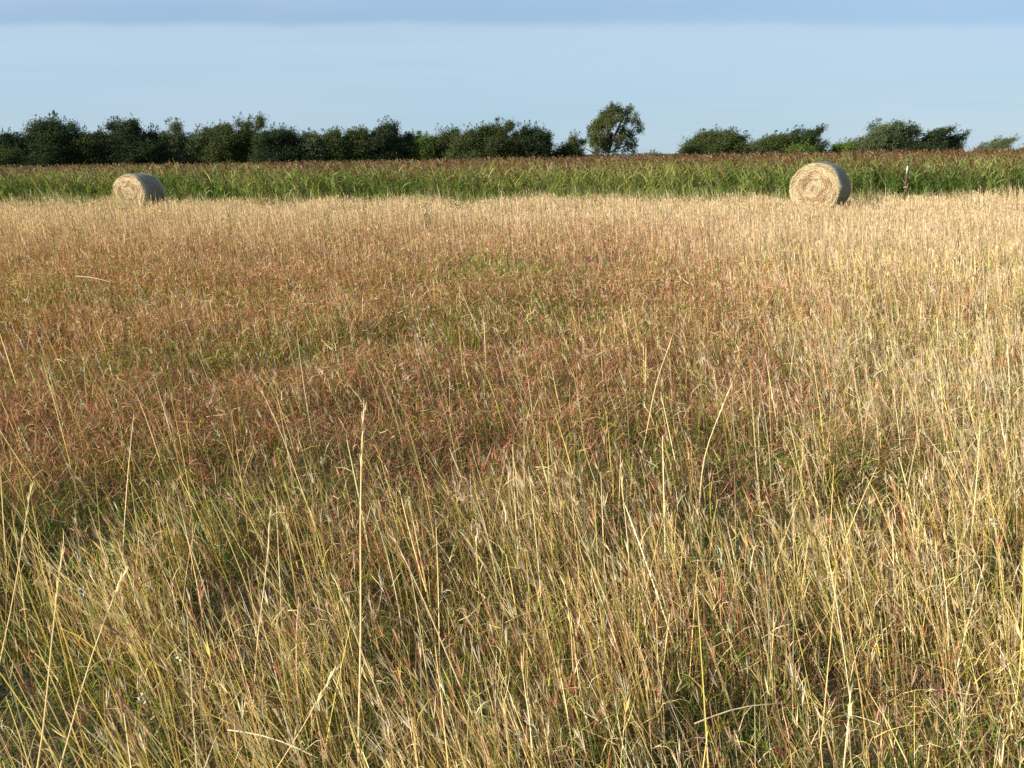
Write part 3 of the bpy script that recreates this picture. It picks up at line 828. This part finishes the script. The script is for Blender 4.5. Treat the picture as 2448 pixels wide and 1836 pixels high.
row = [
 (22, 314, 46, 0.08, 0, 0.1, 3, 'leftmost dark tree of the row, cut by the left edge of the view'),
 (130, 281, 66, 0.06, 0, 0.0, 4, 'broad dark dome shaped tree near the left end of the row'),
 (218, 308, 44, 0.04, 1, 0.0, 2, 'low olive tree between the dark dome and the next tall crown'),
 (302, 279, 54, 0.08, 0, 0.1, 5, 'tall dark tree with a ragged double top, directly above the smaller bale'),
 (366, 306, 32, 0.05, 0, 0.3, 3, 'small dark tree just right of the tall ragged one above the bale'),
 (416, 283, 28, 0.05, 2, 0.65, 5, 'thin grey green tree with sky showing through its pointed top'),
 (457, 318, 28, 0.05, 2, 0.6, 3, 'low airy grey green tree right of the thin pointed one'),
 (528, 293, 56, 0.10, 1, 0.1, 5, 'wide olive crowned tree left of the tallest spire of the row'),
 (594, 270, 32, 0.08, 1, 0.25, 6, 'tree with the tallest thin spire in the row on the left'),
 (652, 303, 40, 0.06, 0, 0.05, 4, 'dark tree right of the tallest spire with several small points'),
 (692, 305, 30, 0.05, 0, 0.15, 4, 'narrow dark tree with a pointed top left of the pale bare twigs'),
 (742, 310, 34, 0.05, 2, 0.45, 4, 'tree with pale bare looking twigs at its top in the middle of the row'),
 (805, 305, 34, 0.05, 1, 0.25, 4, 'light olive tree in the middle of the row with an open top'),
 (855, 300, 32, 0.05, 1, 0.35, 5, 'open olive tree left of the dark double topped one'),
 (915, 288, 42, 0.06, 0, 0.05, 5, 'dark tree with a raised double top in the middle of the row'),
 (962, 316, 30, 0.05, 0, 0.0, 1, 'low round dark tree just right of the double topped one'),
 (1006, 319, 34, 0.03, 3, 0.0, 2, 'low light green tree in the dip of the row'),
 (1056, 303, 36, 0.03, 1, 0.1, 3, 'olive tree rising again right of the dip in the row'),
 (1116, 306, 42, 0.05, 1, 0.0, 4, 'round olive tree standing before the tall pair at the right end'),
 (1184, 286, 44, 0.08, 1, 0.1, 5, 'tall olive tree, higher one of the pair near the right end of the row'),
 (1256, 297, 44, 0.06, 0, 0.05, 4, 'dark tree right of the tall olive one near the right end of the row'),
 (1298, 318, 19, 0.05, 0, 0.25, 3, 'narrow ragged dark tree closing the right end of the row'),
]
for i, (u, v, hw, swp, hue, airy, sp, lab) in enumerate(row):
    tree(u, v, hw*1.3, 108 + (i*37 % 9), lab, group='trees of the long dark row on the left', sweep=swp, hue=hue, airy=airy, spikes=sp, bottom=0.16, seed=i)
# thicket under the row
for i, u in enumerate(range(-60, 1250, 70)):
    tree(u, 322 + (i*13 % 15), 62, 117 + (i % 3), 'low dark thicket bush filling the gaps behind the row of trees', name='bush', group='bushes behind the row of trees', sweep=0.02, hue=0, spikes=1, bottom=0.1, seed=60+i, cat='bush')
tree(12, 352, 40, 100, 'low yellow green bush at the left edge in front of the row', name='bush', sweep=0.0, hue=1, spikes=1, bottom=0.15, seed=90, cat='bush')

right = [
 (1368, 322, 40, 112, 0.10, 1, 0.05, 2, 'small rounded tree leaning toward the big lone tree', 'tree'),
 (1566, 364, 30, 150, 0.02, 4, 0.3, 2, 'tiny brownish bush low on the horizon right of the lone tree', 'bush'),
 (1694, 308, 88, 112, 0.10, 1, 0.05, 3, 'broad dark olive tree, first of the trees right of the open gap', 'tree'),
 (1748, 318, 34, 114, 0.25, 0, 0.25, 3, 'narrow dark tree with a torn off tuft behind the broad olive one', 'tree'),
 (1790, 335, 34, 118, 0.12, 2, 0.4, 3, 'low grey green bush between the two broad trees', 'bush'),
 (1852, 316, 64, 112, 0.14, 1, 0.15, 3, 'flat topped olive tree just left above the larger bale', 'tree'),
 (1915, 301, 66, 114, 0.20, 0, 0.10, 3, 'wedge shaped dark tree swept to the right above the larger bale', 'tree'),
 (1915, 344, 40, 100, 0.03, 3, 0.0, 1, 'low bright green bush below the wedge shaped tree', 'bush'),
 (2008, 336, 44, 114, 0.12, 3, 0.1, 2, 'low green bush in the dip right of the larger bale', 'bush'),
 (2096, 286, 66, 112, 0.20, 2, 0.25, 7, 'spiky grey green tree, tallest of the right hand group', 'tree'),
 (2162, 292, 36, 111, 0.10, 0, 0.15, 3, 'dark upright tree beside the spiky grey green one', 'tree'),
 (2208, 298, 44, 112, 0.32, 0, 0.3, 4, 'wind swept dark tree leaning to the right with open top', 'tree'),
 (2256, 312, 34, 113, 0.32, 0, 0.35, 4, 'small wind swept tree at the right end of the group', 'tree'),
 (2370, 327, 52, 150, 0.30, 2, 0.25, 4, 'distant pale grey green tree alone near the right edge', 'tree'),
 (2446, 346, 24, 160, 0.15, 2, 0.25, 2, 'faint small bush cut by the right edge of the view', 'bush'),
]
for i, (u, v, hw, d, swp, hue, airy, sp, lab, nm) in enumerate(right):
    if u > 1650: swp *= 1.5; airy = min(0.6, airy + 0.15); sp += 2
    tree(u, v, hw*0.98, d, lab, name=nm, group='trees and bushes right of the gap' if u > 1600 else None, sweep=swp, hue=hue, airy=airy, spikes=sp, bottom=0.18, seed=200+i, cat=nm)

# the lone tree: several leaning trunks, dense rounded left side, open drooping right side
def lone_tree():
    r = np.random.default_rng(77); dist = 104
    bx, _, _ = at_dist(1447, 380, dist); gz = float(ground_z(bx, dist))
    o = empty('lone_tree', (bx, dist, gz)); tag(o, 'big lone tree with open windswept crown and forked trunks, taller than all others', 'tree')
    def w(u, v, dy=0.0):
        a = at_dist(u, 400 - (400 - v)*0.925 if v < 395 else v, dist + dy); return np.array([a[0] - bx, dy, a[2] - gz])
    clumps = [  # px, py, radius px, depth, density, droop
     (1425, 300, 16, 0, 1.0), (1432, 325, 20, -1, 1.1), (1440, 285, 16, 1, 1.0), (1450, 268, 15, 0, 1.0), (1463, 255, 12, 0, .9),
     (1460, 285, 16, -1, 1.1), (1445, 345, 18, 0, 1.0), (1420, 335, 12, 1, .8), (1462, 322, 14, 1, .8), (1428, 362, 12, 0, .6),
     (1482, 258, 12, 0, .7), (1500, 258, 13, 1, .7), (1480, 275, 12, -1, .6), (1500, 277, 12, 0, .5), (1517, 272, 11, 0, .5), (1528, 285, 9, 0, .45),
     (1535, 298, 6, 0, .35), (1512, 292, 9, 1, .35), (1490, 310, 13, 0, .8), (1505, 318, 13, 1, .75), (1485, 328, 12, -1, .8), (1500, 338, 13, 0, .6),
     (1515, 346, 9, 0, .5), (1478, 345, 11, 1, .6), (1490, 357, 9, 0, .35), (1513, 360, 6, 0, .3), (1463, 242, 5, 0, .5), (1503, 249, 6, 0, .5),
     (1475, 246, 5, 0, .5), (1438, 262, 6, 0, .35), (1410, 300, 6, 0, .4), (1409, 320, 6, 0, .5), (1470, 362, 8, 0, .4), (1524, 306, 5, 0, .3), (1518, 330, 6, 0, .35)]
    P = []; Cn = []
    for (u, v, rad, dy, den) in clumps:
        c = w(u, v, dy*1.0); R = rad/F*dist
        nsub = max(3, int((19 if den > 0.75 else 14)*den*(R/0.6)**1.5))
        for k in range(nsub):
            q = c + unit(r.normal(0, 1, 3))*np.array([R, R*1.2, R])*r.uniform(0.1, 1.0)
            m = int(r.integers(38, 66)); s = 0.17 + 0.10*r.random()
            pts = q + r.normal(0, 1, (m, 3))*s*np.array([0.9, 0.9, 1.15])
            P.append(pts); Cn.append(np.full(m, r.uniform(0.7, 1.3)))
    P = np.vstack(P); Cn = np.concatenate(Cn); N = len(P)
    C = np.array((0.078, 0.090, 0.030))[None]*Cn[:, None]*r.uniform(0.7, 1.3, (N, 1))
    A = unit(r.normal(0, 0.7, (N, 3)) + np.array([0.4, 0, -0.7])); S = unit(np.cross(A, r.normal(0, 1, (N, 3))))
    L = r.uniform(0.12, 0.26, N); W = r.uniform(0.026, 0.05, N); t = np.array([-0.5, 0, 0.5])
    b = Bag(); b.ribbons(P[:, None] + A[:, None]*(L[:, None]*t)[..., None], W[:, None]*np.array([0.4, 1, 0.25])[None], S, C)
    b.build('crown', M_leaf, o)
    tb = Bag(); bc = np.array((0.085, 0.07, 0.06))
    def limb(pts, r0, r1):
        q = np.array([w(*p_) for p_ in pts]); q[0, 2] = min(q[0, 2], 0.1) if pts[0][1] > 390 else q[0, 2]
        tb.tube(q, np.linspace(r0, r1, len(q)), 7, bc)
    limb([(1446, 400), (1450, 370), (1462, 335), (1478, 300), (1488, 275), (1498, 258)], 0.26, 0.05)
    limb([(1446, 400), (1452, 360), (1456, 325), (1452, 295), (1462, 262)], 0.22, 0.04)
    limb([(1440, 400), (1430, 375), (1412, 358), (1396, 350)], 0.13, 0.04)
    limb([(1440, 402), (1424, 365), (1420, 330)], 0.14, 0.03)
    limb([(1464, 330), (1485, 322), (1505, 316)], 0.11, 0.03)
    limb([(1453, 365), (1475, 352), (1500, 342), (1515, 346)], 0.11, 0.02)
    limb([(1480, 298), (1500, 284), (1520, 275), (1534, 292)], 0.09, 0.02)
    limb([(1456, 320), (1440, 305), (1428, 295)], 0.09, 0.02)
    limb([(1485, 282), (1480, 262), (1466, 244)], 0.06, 0.015)
    tb.build('trunk', M_bark, o)
lone_tree()

# far-off woods along the horizon
b = Bag(); r = np.random.default_rng(5)
N = 26000
x = r.uniform(-1500, 1500, N); hh = 4.2 + 3.5*(fnoise(x, x*0, 60, 3) - 0.3)
z = r.uniform(0, 1, N)*hh; y = 1500 + r.normal(0, 10, N)
P = np.stack([x, y, z], 1); A = unit(r.normal(0, 1, (N, 3))); S = unit(np.cross(A, r.normal(0, 1, (N, 3))))
b.ribbons(P[:, None] + A[:, None]*(np.array([-1.2, 0, 1.2]))[None, :, None], np.tile((0.5, 1.2, 0.5), (N, 1)), S, np.tile((0.07, 0.09, 0.06), (N, 1))*r.uniform(.7, 1.3, (N, 1)))
o = b.build('distant_woods', M_leaf)
tag(o, 'thin bluish line of far off woods on the horizon', 'woods', kind='stuff')

# ---------------------------------------------------------------- light and sky
SUN_EL = D2R(25); SUN_AZ = D2R(180 + 62)        # azimuth clockwise from +Y (view direction): behind and to the left
sd = Vector((math.sin(SUN_AZ)*math.cos(SUN_EL), math.cos(SUN_AZ)*math.cos(SUN_EL), math.sin(SUN_EL)))
L = bpy.data.lights.new('sun', 'SUN'); L.energy = 5.0; L.angle = D2R(0.5); L.color = (1.0, 0.91, 0.77)
lo = bpy.data.objects.new('sun', L); COL.objects.link(lo)
lo.rotation_euler = sd.to_track_quat('Z', 'Y').to_euler(); lo.location = (-40, -20, 30)

w = bpy.data.worlds.new('World'); SC.world = w; w.use_nodes = True
nt = w.node_tree; nt.nodes.clear()
out = nt.nodes.new('ShaderNodeOutputWorld'); bg = nt.nodes.new('ShaderNodeBackground')
sky = nt.nodes.new('ShaderNodeTexSky'); sky.sky_type = 'NISHITA'; sky.sun_disc = False
sky.sun_elevation = SUN_EL; sky.sun_rotation = SUN_AZ
sky.air_density = 1.0; sky.dust_density = 0.0; sky.ozone_density = 3.0
tc = nt.nodes.new('ShaderNodeTexCoord'); sp = nt.nodes.new('ShaderNodeSeparateXYZ')
nt.links.new(tc.outputs['Generated'], sp.inputs[0])
def math_node(op, a, b_=None, clamp=False):
    m = nt.nodes.new('ShaderNodeMath'); m.operation = op; m.use_clamp = clamp
    for i, v in enumerate((a, b_)):
        if v is None: continue
        if isinstance(v, (int, float)): m.inputs[i].default_value = v
        else: nt.links.new(v, m.inputs[i])
    return m.outputs[0]
# high thin cloud sheets: coordinates on a flat layer overhead
zc = math_node('MAXIMUM', sp.outputs['Z'], 0.01)
yx = math_node('DIVIDE', sp.outputs['X'], zc); yy_ = math_node('DIVIDE', sp.outputs['Y'], zc)
cb = nt.nodes.new('ShaderNodeCombineXYZ'); nt.links.new(yx, cb.inputs[0]); nt.links.new(yy_, cb.inputs[1])
mp = nt.nodes.new('ShaderNodeMapping'); mp.inputs['Scale'].default_value = (0.22, 0.45, 1.0); mp.inputs['Rotation'].default_value = (0, 0, 0.12)
nt.links.new(cb.outputs[0], mp.inputs[0])
nz = nt.nodes.new('ShaderNodeTexNoise'); nz.inputs['Scale'].default_value = 1.0; nz.inputs['Detail'].default_value = 5; nz.inputs['Roughness'].default_value = 0.55
nt.links.new(mp.outputs[0], nz.inputs['Vector'])
nw = nt.nodes.new('ShaderNodeTexNoise'); nw.inputs['Scale'].default_value = 14.0; nw.inputs['Detail'].default_value = 4
nt.links.new(tc.outputs['Generated'], nw.inputs['Vector'])
# sheet lies beyond a straight front edge (elevation about 8.7 degrees ahead); v = z/y
el = math_node('DIVIDE', sp.outputs['Z'], math_node('MAXIMUM', sp.outputs['Y'], 0.05))
el2 = math_node('ADD', math_node('ADD', el, math_node('MULTIPLY', math_node('DIVIDE', sp.outputs['X'], math_node('MAXIMUM', sp.outputs['Y'], 0.05)), 0.0055)), math_node('ADD', math_node('MULTIPLY', math_node('SUBTRACT', nz.outputs['Fac'], 0.5), 0.012), math_node('MULTIPLY', math_node('SUBTRACT', nw.outputs['Fac'], 0.5), 0.010)))
edge = nt.nodes.new('ShaderNodeMapRange'); edge.interpolation_type = 'SMOOTHSTEP'
edge.inputs[1].default_value = 0.1445; edge.inputs[2].default_value = 0.1325; edge.inputs[3].default_value = 0.75; edge.inputs[4].default_value = 1.0
nt.links.new(el2, edge.inputs[0])
fade = nt.nodes.new('ShaderNodeMapRange'); fade.interpolation_type = 'SMOOTHSTEP'
fade.inputs[1].default_value = 0.02; fade.inputs[2].default_value = 0.12; fade.inputs[3].default_value = 1.0; fade.inputs[4].default_value = 1.0
nt.links.new(el, fade.inputs[0])
top_ = nt.nodes.new('ShaderNodeMapRange'); top_.interpolation_type = 'SMOOTHSTEP'   # next sheet overhead
top_.inputs[1].default_value = 0.147; top_.inputs[2].default_value = 0.175; top_.inputs[3].default_value = 0.0; top_.inputs[4].default_value = 0.25
nt.links.new(el2, top_.inputs[0])
nr_ = nt.nodes.new('ShaderNodeMapRange'); nr_.inputs[1].default_value = 0.3; nr_.inputs[2].default_value = 0.7; nr_.inputs[3].default_value = 0.82; nr_.inputs[4].default_value = 1.0
nt.links.new(nz.outputs['Fac'], nr_.inputs[0])
veil = nt.nodes.new('ShaderNodeMapRange'); veil.inputs[1].default_value = 0.3; veil.inputs[2].default_value = 0.7
veil.inputs[3].default_value = 0.0; veil.inputs[4].default_value = 1.0
vm = nt.nodes.new('ShaderNodeMapping'); vm.inputs['Scale'].default_value = (1.6, 1.6, 9.0)
vn = nt.nodes.new('ShaderNodeTexNoise'); vn.inputs['Scale'].default_value = 1.6; vn.inputs['Detail'].default_value = 6
nt.links.new(tc.outputs['Generated'], vm.inputs[0]); nt.links.new(vm.outputs[0], vn.inputs['Vector']); nt.links.new(vn.outputs['Fac'], veil.inputs[0])
fac = math_node('MULTIPLY', math_node('MULTIPLY', math_node('ADD', math_node('MULTIPLY', edge.outputs[0], fade.outputs[0]), math_node('MULTIPLY', top_.outputs[0], nr_.outputs[0])), nr_.outputs[0]), 0.93, True)
mix = nt.nodes.new('ShaderNodeMix'); mix.data_type = 'RGBA'
nt.links.new(fac, mix.inputs[0]); nt.links.new(sky.outputs[0], mix.inputs[6])
cm = nt.nodes.new('ShaderNodeMix'); cm.data_type = 'RGBA'
cf = nt.nodes.new('ShaderNodeMapRange'); cf.inputs[1].default_value = 0.75; cf.inputs[2].default_value = 1.0
nt.links.new(edge.outputs[0], cf.inputs[0]); nt.links.new(cf.outputs[0], cm.inputs[0])
lowc = nt.nodes.new('ShaderNodeMix'); lowc.data_type = 'RGBA'
lowc.inputs[6].default_value = (3.7, 5.7, 7.2, 1); lowc.inputs[7].default_value = (4.9, 6.6, 8.3, 1)
nt.links.new(math_node('MULTIPLY', el, 9.0, True), lowc.inputs[0])
cm.inputs[6].default_value = (3.6, 5.6, 8.2, 1); nt.links.new(lowc.outputs[2], cm.inputs[7])
vmix = nt.nodes.new('ShaderNodeMix'); vmix.data_type = 'RGBA'
nt.links.new(math_node('MULTIPLY', veil.outputs[0], 0.55), vmix.inputs[0]); nt.links.new(cm.outputs[2], vmix.inputs[6]); vmix.inputs[7].default_value = (5.5, 6.7, 8.1, 1)
nt.links.new(vmix.outputs[2], mix.inputs[7])
nt.links.new(mix.outputs[2], bg.inputs['Color']); bg.inputs['Strength'].default_value = 0.054
nt.links.new(bg.outputs[0], out.inputs['Surface'])

SC.view_settings.view_transform = 'Standard'; SC.view_settings.look = 'None'
SC.view_settings.gamma = 1.0; SC.view_settings.exposure = 0.92
SC.cycles.max_bounces = 5; SC.cycles.diffuse_bounces = 3; SC.cycles.transmission_bounces = 3
SC.cycles.use_denoising = False
SC.cycles.filter_width = 1.55
tot = sum(len(o.data.polygons) for o in COL.objects if o.type == 'MESH')
print('POLYS', tot)
